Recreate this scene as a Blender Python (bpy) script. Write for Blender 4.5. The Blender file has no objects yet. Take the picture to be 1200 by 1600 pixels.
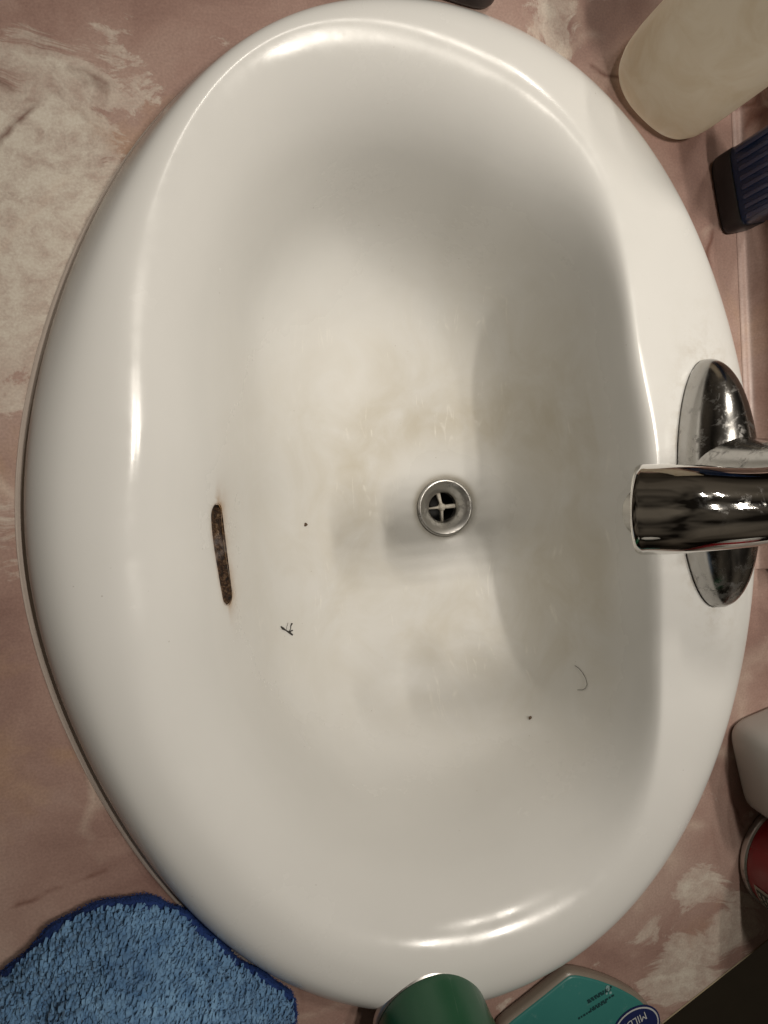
import bpy, bmesh, math, random
import numpy as np
from mathutils import Vector, Matrix

# ------------------------------------------------------------------ camera
SC = bpy.context.scene
F_PX, NADIR, CAM_H = 1050.0, (350.0, 750.0), 0.318     # focal length in photo pixels, plumb point, height above the counter
YAW = math.radians(-4.6)                               # so that world Y runs along the back of the counter

def _camrot():
    d = Vector(((NADIR[0]-600)/F_PX, -(NADIR[1]-800)/F_PX, -1)).normalized()
    z = -d
    x = (Vector((1, 0, 0)) - z[0]*z).normalized()
    y = z.cross(x)
    return Matrix.Rotation(YAW, 3, 'Z') @ Matrix((x, y, z))
CR = _camrot()
CAM = Vector((0, 0, CAM_H))

cam_data = bpy.data.cameras.new('camera')
cam = bpy.data.objects.new('camera', cam_data)
SC.collection.objects.link(cam)
cam.matrix_world = Matrix.Translation(CAM) @ CR.to_4x4()
cam_data.sensor_width = 36.0
cam_data.sensor_fit = 'AUTO'
cam_data.lens = F_PX/1600*36
cam_data.clip_start = 0.005
cam_data.clip_end = 50
SC.camera = cam

# ------------------------------------------------------------------ world and lamps
world = bpy.data.worlds.new('World'); SC.world = world
world.use_nodes = True
wn, wl = world.node_tree.nodes, world.node_tree.links
bg = wn['Background']
# dim warm bathroom: paler towards the ceiling, darker towards the walls
_g = wn.new('ShaderNodeTexCoord'); _s = wn.new('ShaderNodeSeparateXYZ'); _r = wn.new('ShaderNodeValToRGB')
wl.new(_g.outputs['Generated'], _s.inputs[0]); wl.new(_s.outputs['Z'], _r.inputs['Fac'])
_r.color_ramp.elements[0].position = 0.0; _r.color_ramp.elements[0].color = (0.35, 0.28, 0.21, 1)
_r.color_ramp.elements[1].position = 0.95; _r.color_ramp.elements[1].color = (1.0, 0.88, 0.73, 1)
_n = wn.new('ShaderNodeTexNoise'); _n.inputs['Scale'].default_value = 1.7; _n.inputs['Detail'].default_value = 2; _n.inputs['Distortion'].default_value = 0.25
wl.new(_g.outputs['Generated'], _n.inputs['Vector'])
_k = wn.new('ShaderNodeValToRGB')           # dim clutter of the room
_k.color_ramp.elements[0].position = 0.40; _k.color_ramp.elements[0].color = (0.10, 0.09, 0.08, 1)
_k.color_ramp.elements[1].position = 0.62; _k.color_ramp.elements[1].color = (1.5, 1.42, 1.3, 1)
wl.new(_n.outputs['Fac'], _k.inputs['Fac'])
_m = wn.new('ShaderNodeMix'); _m.data_type = 'RGBA'; _m.blend_type = 'MULTIPLY'; _m.inputs['Factor'].default_value = 1.0
wl.new(_r.outputs['Color'], _m.inputs['A']); wl.new(_k.outputs['Color'], _m.inputs['B'])
wl.new(_m.outputs['Result'], bg.inputs['Color'])
bg.inputs['Strength'].default_value = 0.075

def lamp(name, loc, power, size, color=(1.0, 0.925, 0.82), aim=(0.12, 0.05, 0.0)):
    d = bpy.data.lights.new(name, 'AREA'); d.shape = 'DISK'; d.size = size
    d.energy = power; d.color = color; d.spread = math.radians(92)      # beam narrowed to darken the front-left corner
    o = bpy.data.objects.new(name, d); SC.collection.objects.link(o)
    o.location = loc
    o.rotation_euler = (Vector(aim)-Vector(loc)).to_track_quat('-Z', 'Y').to_euler()
    return o
# two vanity fixtures of four bulbs over the wash basin, and the same two as the wall mirror shows them
for fy, fp in ((0.030, 1.0), (0.36, 0.50)):
    for fx, mp in ((0.27, 1.0), (0.385, 0.8)):
        for k in range(4):
            lamp('vanity_bulb', (fx, fy+(k-1.5)*0.025, 0.70), 0.138*fp*mp, 0.018)

vs = SC.view_settings
vs.view_transform = 'Standard'; vs.look = 'None'; vs.exposure = 0.0; vs.gamma = 1.0
vs.use_curve_mapping = False
SC.render.resolution_x, SC.render.resolution_y = 768, 1024

# ------------------------------------------------------------------ helpers
def ray(x, y):
    return CR @ Vector(((x-600)/F_PX, -(y-800)/F_PX, -1))
def px(x, y, z=0.0):
    v = ray(x, y); t = (z-CAM_H)/v.z
    return CAM + v*t
def px_plane(x, y, p0, n):
    v = ray(x, y); t = (Vector(p0)-CAM).dot(n)/v.dot(n)
    return CAM + v*t

def link(o, parent=None):
    SC.collection.objects.link(o)
    if parent: o.parent = parent
    return o
def mesh_obj(name, verts, faces, mat, parent=None, smooth=True):
    me = bpy.data.meshes.new(name)
    me.from_pydata([tuple(v) for v in verts], [], faces); me.update()
    if smooth:
        me.polygons.foreach_set('use_smooth', [True]*len(me.polygons))
    if mat: me.materials.append(mat)
    return link(bpy.data.objects.new(name, me), parent)
def bm_obj(name, bm, mat, parent=None, smooth=True):
    me = bpy.data.meshes.new(name)
    bmesh.ops.recalc_face_normals(bm, faces=bm.faces)
    bm.to_mesh(me); bm.free()
    if smooth:
        me.polygons.foreach_set('use_smooth', [True]*len(me.polygons))
    if mat: me.materials.append(mat)
    return link(bpy.data.objects.new(name, me), parent)
def empty(name, loc=(0, 0, 0), rz=0):
    o = bpy.data.objects.new(name, None); o.empty_display_size = 0.02
    o.location = loc; o.rotation_euler = (0, 0, rz)
    return link(o)
def tag(o, label=None, cat=None, group=None, kind=None):
    if label: o['label'] = label
    if cat: o['category'] = cat
    if group: o['group'] = group
    if kind: o['kind'] = kind
    return o
def sharp(o, deg=35):
    me = o.data
    bm = bmesh.new(); bm.from_mesh(me)
    for e in bm.edges:
        if len(e.link_faces) == 2 and e.calc_face_angle(0) > math.radians(deg):
            e.smooth = False
    bm.to_mesh(me); bm.free()
    return o
def lathe(prof, n=64, sx=1.0, sy=1.0):
    """prof: list of (r, z); returns verts, faces"""
    V, Fc = [], []
    for r, z in prof:
        for k in range(n):
            a = 2*math.pi*k/n
            V.append((r*math.cos(a)*sx, r*math.sin(a)*sy, z))
    for i in range(len(prof)-1):
        for k in range(n):
            k2 = (k+1) % n
            Fc.append((i*n+k, i*n+k2, (i+1)*n+k2, (i+1)*n+k))
    return V, Fc
def round_profile(pts, r=0.002, seg=4):
    """round the corners of an open (r, z) polyline"""
    out = [pts[0]]
    for i in range(1, len(pts)-1):
        p0, p1, p2 = [np.array(p, float) for p in pts[i-1:i+2]]
        a, b = p0-p1, p2-p1
        la, lb = np.linalg.norm(a), np.linalg.norm(b)
        q = min(r, la*0.45, lb*0.45)
        s, e = p1+a/la*q, p1+b/lb*q
        for k in range(seg+1):
            t = k/seg
            out.append(tuple((1-t)**2*s+2*t*(1-t)*p1+t*t*e))
    out.append(pts[-1])
    return out
def superellipse(a, b, n, N):
    P = []
    for k in range(N):
        t = 2*math.pi*k/N
        c, s = math.cos(t), math.sin(t)
        P.append((a*math.copysign(abs(c)**(2/n), c), b*math.copysign(abs(s)**(2/n), s)))
    return P
def loft(rings, cap0=True, cap1=True):
    n = len(rings[0]); V = [v for r in rings for v in r]; Fc = []
    for i in range(len(rings)-1):
        for k in range(n):
            k2 = (k+1) % n
            Fc.append((i*n+k, i*n+k2, (i+1)*n+k2, (i+1)*n+k))
    if cap0: Fc.append(tuple(range(n-1, -1, -1)))
    if cap1: Fc.append(tuple((len(rings)-1)*n+k for k in range(n)))
    return V, Fc
def tube(path, rad, seg=8, flat=1.0):
    """round tube along a list of points; rad a number or a list"""
    path = [Vector(p) for p in path]; rings = []
    up = Vector((0, 0, 1))
    for i, p in enumerate(path):
        t = (path[min(i+1, len(path)-1)]-path[max(i-1, 0)]).normalized()
        u = t.cross(up)
        if u.length < 1e-4: u = t.cross(Vector((0, 1, 0)))
        u.normalize(); w = u.cross(t)
        r = rad[i] if isinstance(rad, (list, tuple)) else rad
        rings.append([p+u*(math.cos(2*math.pi*k/seg)*r)+w*(math.sin(2*math.pi*k/seg)*r*flat) for k in range(seg)])
    return loft(rings)

# ------------------------------------------------------------------ materials
class NT:
    def __init__(s, name):
        s.m = bpy.data.materials.new(name); s.m.use_nodes = True
        s.n, s.l = s.m.node_tree.nodes, s.m.node_tree.links
        s.b = s.n['Principled BSDF']
        s.tc = s.n.new('ShaderNodeTexCoord')
        s.pos = s.n.new('ShaderNodeNewGeometry').outputs['Position']
    def link(s, a, b): s.l.new(a, b)
    def put(s, sock, v):
        if hasattr(v, 'is_linked') or isinstance(v, bpy.types.NodeSocket): s.l.new(v, sock)
        else: sock.default_value = v
    def noise(s, scale, detail=4, rough=0.55, dist=0.0, vec=None, out='Fac', lac=2.0):
        t = s.n.new('ShaderNodeTexNoise')
        t.inputs['Scale'].default_value = scale; t.inputs['Detail'].default_value = detail
        t.inputs['Roughness'].default_value = rough; t.inputs['Distortion'].default_value = dist
        t.inputs['Lacunarity'].default_value = lac
        s.l.new(vec if vec is not None else s.pos, t.inputs['Vector'])
        return t.outputs[out]
    def voronoi(s, scale, feat='F1', vec=None, out='Distance'):
        t = s.n.new('ShaderNodeTexVoronoi'); t.feature = feat
        t.inputs['Scale'].default_value = scale
        s.l.new(vec if vec is not None else s.pos, t.inputs['Vector'])
        return t.outputs[out]
    def mapv(s, vec=None, loc=(0, 0, 0), rot=(0, 0, 0), scale=(1, 1, 1)):
        t = s.n.new('ShaderNodeMapping')
        t.inputs['Location'].default_value = loc; t.inputs['Rotation'].default_value = rot; t.inputs['Scale'].default_value = scale
        s.l.new(vec if vec is not None else s.pos, t.inputs['Vector'])
        return t.outputs['Vector']
    def ramp(s, fac, stops, interp='LINEAR'):
        t = s.n.new('ShaderNodeValToRGB'); cr = t.color_ramp; cr.interpolation = interp
        while len(cr.elements) < len(stops): cr.elements.new(0.5)
        for e, (p, c) in zip(cr.elements, stops):
            e.position = p
            e.color = (c, c, c, 1) if not isinstance(c, (tuple, list)) else (*c, 1)
        s.l.new(fac, t.inputs['Fac'])
        return t.outputs['Color']
    def math(s, op, a, b=0.0, clamp=False):
        t = s.n.new('ShaderNodeMath'); t.operation = op; t.use_clamp = clamp
        s.put(t.inputs[0], a); s.put(t.inputs[1], b)
        return t.outputs[0]
    def mix(s, fac, a, b, mode='MIX'):
        t = s.n.new('ShaderNodeMix'); t.data_type = 'RGBA'; t.blend_type = mode
        s.put(t.inputs['Factor'], fac)
        for sock, v in ((t.inputs['A'], a), (t.inputs['B'], b)):
            s.put(sock, (*v, 1) if isinstance(v, tuple) and len(v) == 3 else v)
        return t.outputs['Result']
    def dist(s, p, vec=None):
        t = s.n.new('ShaderNodeVectorMath'); t.operation = 'DISTANCE'
        s.l.new(vec if vec is not None else s.pos, t.inputs[0]); t.inputs[1].default_value = p
        return t.outputs['Value']
    def attr(s, name):
        t = s.n.new('ShaderNodeAttribute'); t.attribute_name = name
        return t.outputs['Fac']
    def bump(s, h, strength=0.2, distance=0.001):
        t = s.n.new('ShaderNodeBump'); t.inputs['Strength'].default_value = strength; t.inputs['Distance'].default_value = distance
        s.l.new(h, t.inputs['Height'])
        s.l.new(t.outputs['Normal'], s.b.inputs['Normal'])
    def set(s, **k):
        names = dict(color='Base Color', rough='Roughness', metal='Metallic', coat='Coat Weight', coat_rough='Coat Roughness',
                     sss='Subsurface Weight', trans='Transmission Weight', ior='IOR', spec='Specular IOR Level', alpha='Alpha', sheen='Sheen Weight')
        for a, v in k.items():
            sock = s.b.inputs[names[a]]
            s.put(sock, (*v, 1) if isinstance(v, tuple) and len(v) == 3 else v)
        return s

def simple(name, color, rough=0.5, metal=0.0, var=0.12, scale=60, bump=0.0, **kw):
    t = NT(name)
    n = t.noise(scale, 5, 0.6)
    c = t.mix(n, tuple(x*(1-var) for x in color), tuple(min(1, x*(1+var)) for x in color))
    rr = t.math('MULTIPLY_ADD', n, 0.15); t.n[-1].inputs[2].default_value = max(0.0, rough-0.07)
    t.set(color=c, rough=rr, metal=metal, **kw)
    if bump: t.bump(t.noise(scale*6, 4, 0.6), bump, 0.0005)
    return t.m

DRAIN_Z = -0.131
DRAIN = px(696, 793, DRAIN_Z)

def mat_porcelain():
    t = NT('porcelain')
    base = t.mix(t.noise(14, 5, 0.6), (0.665, 0.662, 0.64), (0.725, 0.72, 0.70))
    # yellowed lime film in the bottom of the bowl, broken up by paler scuffs
    film = t.attr('film')
    blot = t.ramp(t.noise(22, 6, 0.62, 0.6), [(0.36, 0.0), (0.66, 1.0)])
    fac = t.math('MULTIPLY', film, t.math('MULTIPLY_ADD', blot, 0.65), True); t.n[-2].inputs[2].default_value = 0.18
    c = t.mix(t.math('MULTIPLY', fac, 0.75), base, (0.53, 0.49, 0.40))
    arcf = t.math('MULTIPLY', t.attr('arc'), t.ramp(t.noise(34, 6, 0.65, 0.8), [(0.34, 0.1), (0.62, 1.0)]))
    c = t.mix(t.math('MULTIPLY', arcf, 0.50), c, (0.49, 0.44, 0.335))
    # thin pale scratches
    wv = t.n.new('ShaderNodeVectorMath'); wv.operation = 'MULTIPLY_ADD'
    t.link(t.noise(18, 2, 0.5, out='Color'), wv.inputs[0]); wv.inputs[1].default_value = (0.012, 0.012, 0.012); t.link(t.pos, wv.inputs[2])
    s2 = None
    for rz, sc_ in ((0.5, 70), (1.75, 90), (2.6, 60)):
        e = t.ramp(t.voronoi(sc_, 'DISTANCE_TO_EDGE', t.mapv(wv.outputs[0], rot=(0, 0, rz), scale=(1, 0.10, 0.3))), [(0.0, 1.0), (0.030, 0.0)])
        e = t.math('MULTIPLY', e, t.ramp(t.noise(40+10*rz, 3, 0.6, 0, t.mapv(loc=(rz, 0, 0))), [(0.50, 0.0), (0.60, 1.0)]))
        s2 = e if s2 is None else t.math('MAXIMUM', s2, e)
    brk = t.ramp(t.noise(26, 4, 0.6), [(0.54, 0.0), (0.66, 1.0)])
    sc = t.math('MULTIPLY', t.math('MULTIPLY', t.math('MAXIMUM', s2, 0.0), brk), film)
    c = t.mix(t.math('MULTIPLY', sc, 0.8), c, (0.86, 0.84, 0.78))
    # brown bloom round the overflow, grey ring at the waste
    c = t.mix(t.math('MULTIPLY', t.attr('rust'), t.ramp(t.noise(180, 4, 0.6), [(0.3, 0.45), (0.6, 1.0)])), c, (0.33, 0.18, 0.06))
    c = t.mix(t.math('MULTIPLY', t.attr('ring'), t.math('MULTIPLY_ADD', blot, 0.5)), c, (0.33, 0.30, 0.24)); 
    # fine specks of dust
    sp = t.ramp(t.voronoi(160), [(0.03, 1.0), (0.07, 0.0)])
    sp = t.math('MULTIPLY', sp, t.ramp(t.noise(70, 2), [(0.58, 0.0), (0.62, 1.0)]))
    c = t.mix(t.math('MULTIPLY', sp, 0.5), c, (0.25, 0.2, 0.15))
    r = t.math('MULTIPLY_ADD', film, 0.42); t.n[-1].inputs[2].default_value = 0.08
    r = t.math('ADD', r, t.math('MULTIPLY', t.noise(120, 5, 0.7), 0.12))
    r = t.math('ADD', r, t.ramp(t.noise(17, 5, 0.65), [(0.42, 0.0), (0.66, 0.16)]))
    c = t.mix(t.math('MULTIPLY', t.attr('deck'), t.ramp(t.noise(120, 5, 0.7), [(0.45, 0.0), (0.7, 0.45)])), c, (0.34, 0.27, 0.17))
    t.set(color=c, rough=r, spec=0.34)
    t.bump(t.noise(300, 4, 0.6), 0.05, 0.0003)
    return t.m

def mat_marble():
    t = NT('pink_marble_laminate')
    # flow field so that clouds and veins drift instead of sitting on a grid
    wob = t.noise(9, 4, 0.6, out='Color')
    vm = t.n.new('ShaderNodeVectorMath'); vm.operation = 'MULTIPLY_ADD'
    t.link(wob, vm.inputs[0]); vm.inputs[1].default_value = (0.05, 0.05, 0.0); t.link(t.mapv(loc=(-0.025, -0.025, 0)), vm.inputs[2])
    v = vm.outputs[0]
    a = t.noise(11, 6, 0.6, 0.4, v)
    c = t.ramp(a, [(0.30, (0.215, 0.126, 0.106)), (0.48, (0.325, 0.212, 0.178)), (0.66, (0.42, 0.305, 0.26))])
    # ochre clouds
    oc = t.ramp(t.noise(8.5, 5, 0.6, 0.5, t.mapv(v, loc=(3, 1, 0))), [(0.55, 0.0), (0.70, 1.0)])
    c = t.mix(t.math('MULTIPLY', oc, 0.55), c, (0.46, 0.30, 0.17))
    # white feathery clouds, gathered where the laminate has them
    acc = None
    for (x, y, r, amt) in WHITE_SPOTS:
        g = t.ramp(t.math('DIVIDE', t.dist(px(x, y), v), r), [(0.0, 1.0), (1.0, 0.0)], 'EASE')
        g = t.math('MULTIPLY', g, amt)
        acc = g if acc is None else t.math('ADD', acc, g)
    base_f = t.noise(10, 8, 0.74, 0.9, t.mapv(v, rot=(0, 0, 0.9), scale=(1, 1.7, 1)))
    f = t.math('ADD', base_f, acc)
    w = t.ramp(f, [(0.59, 0.0), (0.63, 0.55), (0.82, 1.0)])
    mott = t.ramp(t.noise(110, 6, 0.7, 0.2, v), [(0.32, 0.40), (0.58, 1.0)])
    c = t.mix(t.math('MULTIPLY', w, mott), c, (0.60, 0.545, 0.47))
    # dark red veins, broken
    ed = t.voronoi(9, 'DISTANCE_TO_EDGE', v)
    vein = t.ramp(ed, [(0.0, 1.0), (0.018, 0.0)])
    brk = t.ramp(t.noise(16, 4, 0.6, 0, v), [(0.53, 0.0), (0.60, 1.0)])
    c = t.mix(t.math('MULTIPLY', t.math('MULTIPLY', vein, brk), 0.75), c, (0.12, 0.045, 0.03))
    ed2 = t.voronoi(14, 'DISTANCE_TO_EDGE', t.mapv(v, loc=(5, 2, 0)))
    vein2 = t.math('MULTIPLY', t.ramp(ed2, [(0.0, 1.0), (0.05, 0.0)]), t.ramp(t.noise(13, 4, 0.6, 0, t.mapv(v, loc=(1, 7, 0))), [(0.50, 0.0), (0.62, 1.0)]))
    c = t.mix(t.math('MULTIPLY', vein2, 0.5), c, (0.62, 0.52, 0.43))
    g = t.noise(900, 2, 0.5)
    c = t.mix(0.10, c, t.ramp(g, [(0.3, 0.0), (0.7, 1.0)]), 'OVERLAY')
    t.set(color=c, rough=t.ramp(t.noise(40, 4), [(0.3, 0.33), (0.7, 0.45)]), spec=0.4)
    t.bump(t.noise(700, 3, 0.5), 0.06, 0.0003)
    return t.m
WHITE_SPOTS = [(10, 290, 0.07, 0.42), (0, 470, 0.06, 0.26), (120, 170, 0.03, 0.2), (40, 80, 0.035, 0.10), (180, 50, 0.025, 0.10), (10, 620, 0.035, 0.05), (10, 830, 0.035, 0.10),
               (880, 40, 0.03, 0.12), (1100, 1370, 0.030, 0.24), (1080, 1520, 0.040, 0.26), (1160, 1440, 0.03, 0.20), (1010, 1440, 0.02, 0.15), (815, 1570, 0.012, 0.12),
               (60, 1150, 0.07, -0.25), (150, 1330, 0.06, -0.25), (1090, 300, 0.05, -0.12)]

def mat_chrome(name='chrome', spots=0.35, rough=0.05, col=(0.66, 0.645, 0.62)):
    t = NT(name)
    sp = t.ramp(t.noise(220, 5, 0.7, 0.4), [(0.50, 0.0), (0.66, 1.0)])
    zone = t.ramp(t.noise(45, 3, 0.6), [(0.42, 0.0), (0.62, 1.0)])
    k = t.math('MULTIPLY', sp, zone)
    c = t.mix(t.math('MULTIPLY', k, spots), col, tuple(v*0.5 for v in col))
    r = t.math('MULTIPLY_ADD', k, spots*0.55); t.n[-1].inputs[2].default_value = rough
    t.set(color=c, rough=r, metal=1.0)
    t.bump(t.noise(160, 4, 0.6), 0.03, 0.0004)
    return t.m

M = {}
M['porcelain'] = mat_porcelain()
M['marble'] = mat_marble()
M['chrome'] = mat_chrome('chrome', 0.25, 0.035)
M['chrome_dull'] = mat_chrome('limescaled_chrome', 0.9, 0.17, (0.42, 0.41, 0.395))
M['steel'] = mat_chrome('worn_steel', 1.0, 0.34, (0.46, 0.45, 0.43))
M['caulk'] = simple('yellowed_caulk', (0.72, 0.62, 0.55), 0.5, var=0.12, scale=50, bump=0.3)
M['dark_hole'] = simple('dark_hole', (0.012, 0.011, 0.010), 0.6)

# ------------------------------------------------------------------ sink
OUT_PX = [(470,10),(382,70),(305,140),(240,200),(162,300),(108,420),(73,540),(58,650),(49,780),(53,900),(70,1010),(105,1120),(154,1220),(211,1310),(278,1400),(355,1475),(440,1533),(540,1568),(660,1580),(790,1550),(860,1515),(930,1460),(1000,1390),(1060,1300),(1110,1200),(1145,1100),(1165,1000),(1173,900),(1175,800),(1165,650),(1145,530),(1110,420),(1060,310),(1000,220),(930,140),(860,80),(780,30),(700,5),(590,-6)]
# line along the rim where it starts to roll inwards
ROLL_PX = [(530,46),(470,62),(400,108),(300,205),(250,330),(228,450),(215,600),(208,750),(210,900),(230,1050),(285,1210),(380,1350),(480,1440),(600,1488),(720,1497),(840,1455),(930,1390),(985,1330),(1018,1250),(1032,1150),(1038,1040),(1038,920),(1033,800),(1023,690),(1004,560),(980,440),(950,300),(910,226),(835,163),(740,105),(640,62)]

TH = None
def fourier_ring(pts, z, nh, N, c):
    W = np.array([[*px(x, y, z(x, y) if callable(z) else z)][:2] for x, y in pts])
    # smooth periodic radius about the ring's own centre, then re-sampled by angle about the common centre
    c0 = (W.min(0)+W.max(0))/2
    d = W-c0; r = np.hypot(d[:, 0], d[:, 1]); a = np.arctan2(d[:, 1], d[:, 0])
    basis = lambda q: np.stack([np.ones_like(q)]+[f(k*q) for k in range(1, nh+1) for f in (np.cos, np.sin)], 1)
    reg = np.diag([0]+[1e-4*k**3 for k in range(1, nh+1) for _ in (0, 1)])
    co = np.linalg.solve(basis(a).T@basis(a)+reg, basis(a).T@r)
    t = np.arange(N*4)*2*math.pi/(N*4); rr = basis(t)@co
    D = np.stack([c0[0]+rr*np.cos(t), c0[1]+rr*np.sin(t)], 1)-c
    ang = np.arctan2(D[:, 1], D[:, 0]) % (2*math.pi); o = np.argsort(ang)
    tt = np.arange(N)*2*math.pi/N
    R = np.interp(tt, ang[o], np.hypot(D[:, 0], D[:, 1])[o], period=2*math.pi)
    return np.stack([c[0]+R*np.cos(tt), c[1]+R*np.sin(tt)], 1), c

NTH = 640
th = np.arange(NTH)*2*math.pi/NTH
# near the plumb point the foot of the rim is the outline; farther out its raised shoulder is
_c = px(640, 790, -0.05); CC = np.array([_c.x, _c.y])
A_, cA = fourier_ring(OUT_PX, lambda x, y: 0.002+0.0055*min(max((math.hypot(x-350, y-750)-330)/300, 0), 1), 5, NTH, CC)
H_R, _ = fourier_ring(ROLL_PX, 0.020, 9, NTH, CC)
cE = CC
def sstep(x, a, b):
    q = np.clip((x-a)/(b-a), 0, 1); return q*q*(3-2*q)
# 1 on the flat tap deck, 0 round the rest
back = np.where(np.sin(th) > 0, sstep(np.cos(th), 0.20, 0.78), sstep(np.cos(th), 0.12, 0.72))
front = sstep(-np.cos(th+0.05), 0.55, 0.95)          # the front wall slopes more gently
wall = np.where(np.sin(th) > 0, sstep(np.cos(th), 0.15, 0.85), sstep(np.cos(th), 0.10, 0.80))
dxy = np.array([DRAIN.x, DRAIN.y])
def circ(r): return dxy+r*np.stack([np.cos(th), np.sin(th)], 1)
def inward(C, c, d):
    v = C-c; L = np.hypot(v[:, 0], v[:, 1])[:, None]
    dd = d[:, None] if isinstance(d, np.ndarray) else d
    return C-v/L*dd
def ring3(C, z): return np.concatenate([C, np.broadcast_to(np.asarray(z, float), (NTH,))[:, None]], 1)
mx = lambda a, b: a*(1-back)+b*back
wx = lambda a, b: a*(1-wall)+b*wall
lerp = lambda P, Q, t: P*(1-np.asarray(t).reshape(-1, 1))+Q*np.asarray(t).reshape(-1, 1)
ctrl = [
    ring3(inward(A_, cA, 0.006), -0.004),
    ring3(inward(A_, cA, 0.0), 0.000),
    ring3(inward(A_, cA, -0.0012), 0.006),
    ring3(inward(A_, cA, mx(0.0035, 0.002)), mx(0.0135, 0.013)),
    ring3(lerp(A_, H_R, mx(0.34, 0.25)), mx(0.0215, 0.0185)),
    ring3(lerp(A_, H_R, mx(0.70, 0.60)), mx(0.0232, 0.0187)),
    ring3(inward(H_R, CC, mx(-0.002, -0.003)), mx(0.0226, 0.0187)),
    ring3(inward(H_R, CC, mx(0.0095, 0.0005)), mx(0.0176, 0.0178)),
    ring3(inward(H_R, CC, mx(0.0215, 0.0040)), mx(0.0060, 0.0120)),
    ring3(lerp(inward(H_R, CC, mx(0.0255, 0.0048)), circ(0.022), wx(0.035+0.015*front, 0.06)), wx(-0.011, -0.01)),
    ring3(lerp(inward(H_R, CC, mx(0.0255, 0.0048)), circ(0.022), wx(0.085+0.05*front, 0.14)), wx(-0.042, -0.038)),
    ring3(lerp(inward(H_R, CC, mx(0.0255, 0.0048)), circ(0.022), wx(0.135+0.095*front, 0.24)), wx(-0.076, -0.068)),
    ring3(lerp(inward(H_R, CC, mx(0.0255, 0.0048)), circ(0.022), wx(0.26+0.10*front, 0.36)), wx(-0.099, -0.096)),
    ring3(lerp(inward(H_R, CC, mx(0.0255, 0.0048)), circ(0.022), wx(0.45+0.07*front, 0.52)), wx(-0.1135, -0.1145)),
    ring3(lerp(inward(H_R, CC, mx(0.0255, 0.0048)), circ(0.022), wx(0.69+0.02*front, 0.72)), wx(-0.1212, -0.1225)),
    ring3(lerp(inward(H_R, CC, mx(0.0255, 0.0048)), circ(0.022), wx(0.88+0.0*front, 0.89)), wx(-0.1277, -0.128)),
    ring3(circ(0.0235), DRAIN_Z-0.0002),
    ring3(circ(0.0185), DRAIN_Z-0.0022),
    ring3(circ(0.0155), DRAIN_Z-0.009),
]
def bspline(ctrl, per):
    C = [2*ctrl[0]-ctrl[1]]+ctrl+[2*ctrl[-1]-ctrl[-2]]
    out = []
    for i in range(len(C)-3):
        for k in range(per):
            t = k/per
            b = ((1-t)**3/6, (3*t**3-6*t*t+4)/6, (-3*t**3+3*t*t+3*t+1)/6, t**3/6)
            out.append(sum(w*C[i+j] for j, w in enumerate(b)))
    out.append(C[-3]/6+C[-2]*4/6+C[-1]/6)
    return np.array(out)
SURF = bspline(ctrl, 10)                     # (rows, NTH, 3)
NR = SURF.shape[0]

def sink_hit(x, y):
    """point of the sink surface seen at photo pixel x, y, with its normal"""
    v = np.array(ray(x, y)); v /= np.linalg.norm(v)
    P = SURF.reshape(-1, 3); d = P-np.array(CAM)
    s = d@v; off = np.linalg.norm(d-s[:, None]*v, axis=1)
    idx = np.argsort(off)[:12]; i = idx[np.argmin(s[idx])]
    r, k = divmod(int(i), NTH); r = min(max(r, 1), NR-2)
    du = SURF[r, (k+1) % NTH]-SURF[r, k-1]; dv = SURF[r+1, k]-SURF[r-1, k]
    n = np.cross(du, dv); n /= np.linalg.norm(n)
    if n@v > 0: n = -n
    # point where the ray meets the tangent plane
    p = np.array(CAM)+v*(((P[i]-np.array(CAM))@n)/(v@n))
    return Vector(p), Vector(n)

# overflow slot: a real stadium-shaped opening in the front wall of the bowl
s_top, n_top = sink_hit(338, 788); s_bot, n_bot = sink_hit(357, 944)
s_mid, s_n = sink_hit(345, 866)
SLOT_T = (s_bot-s_top).normalized()
SLOT_L = (s_bot-s_top).length/2
SLOT_C = (s_top+s_bot)/2
SLOT_C = SLOT_C+s_n*((s_mid-SLOT_C).dot(s_n))
SLOT_B = s_n.cross(SLOT_T).normalized(); SLOT_T = SLOT_B.cross(s_n).normalized()
if SLOT_B.z < 0: SLOT_B = -SLOT_B
SLOT_W = 0.0054
V = SURF.reshape(-1, 3).copy()
rel = V-np.array(SLOT_C)
p_, q_, h_ = rel@np.array(SLOT_T), rel@np.array(SLOT_B), rel@np.array(s_n)
core = SLOT_L-SLOT_W
pc = np.clip(p_, -core, core)
sd = np.hypot(p_-pc, q_)-SLOT_W                 # signed distance to the slot outline
near = np.abs(h_) < 0.03
inside = (sd < 0) & near
faces = []
for i in range(NR-1):
    for k in range(NTH):
        k2 = (k+1) % NTH
        f = (i*NTH+k, (i+1)*NTH+k, (i+1)*NTH+k2, i*NTH+k2)
        if inside[f[0]] and inside[f[1]] and inside[f[2]] and inside[f[3]]: continue
        faces.append(f)
used = np.zeros(len(V), bool); used[np.array(faces).ravel()] = True
for i in np.nonzero(inside & used)[0]:
    dx, dy = p_[i]-pc[i], q_[i]
    L = math.hypot(dx, dy) or 1e-6
    V[i] += np.array(SLOT_T)*(dx/L*SLOT_W-dx)+np.array(SLOT_B)*(dy/L*SLOT_W-dy)
remap = -np.ones(len(V), int); remap[used] = np.arange(used.sum())
faces = [tuple(int(remap[j]) for j in f) for f in faces]
VV = V[used]

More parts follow.
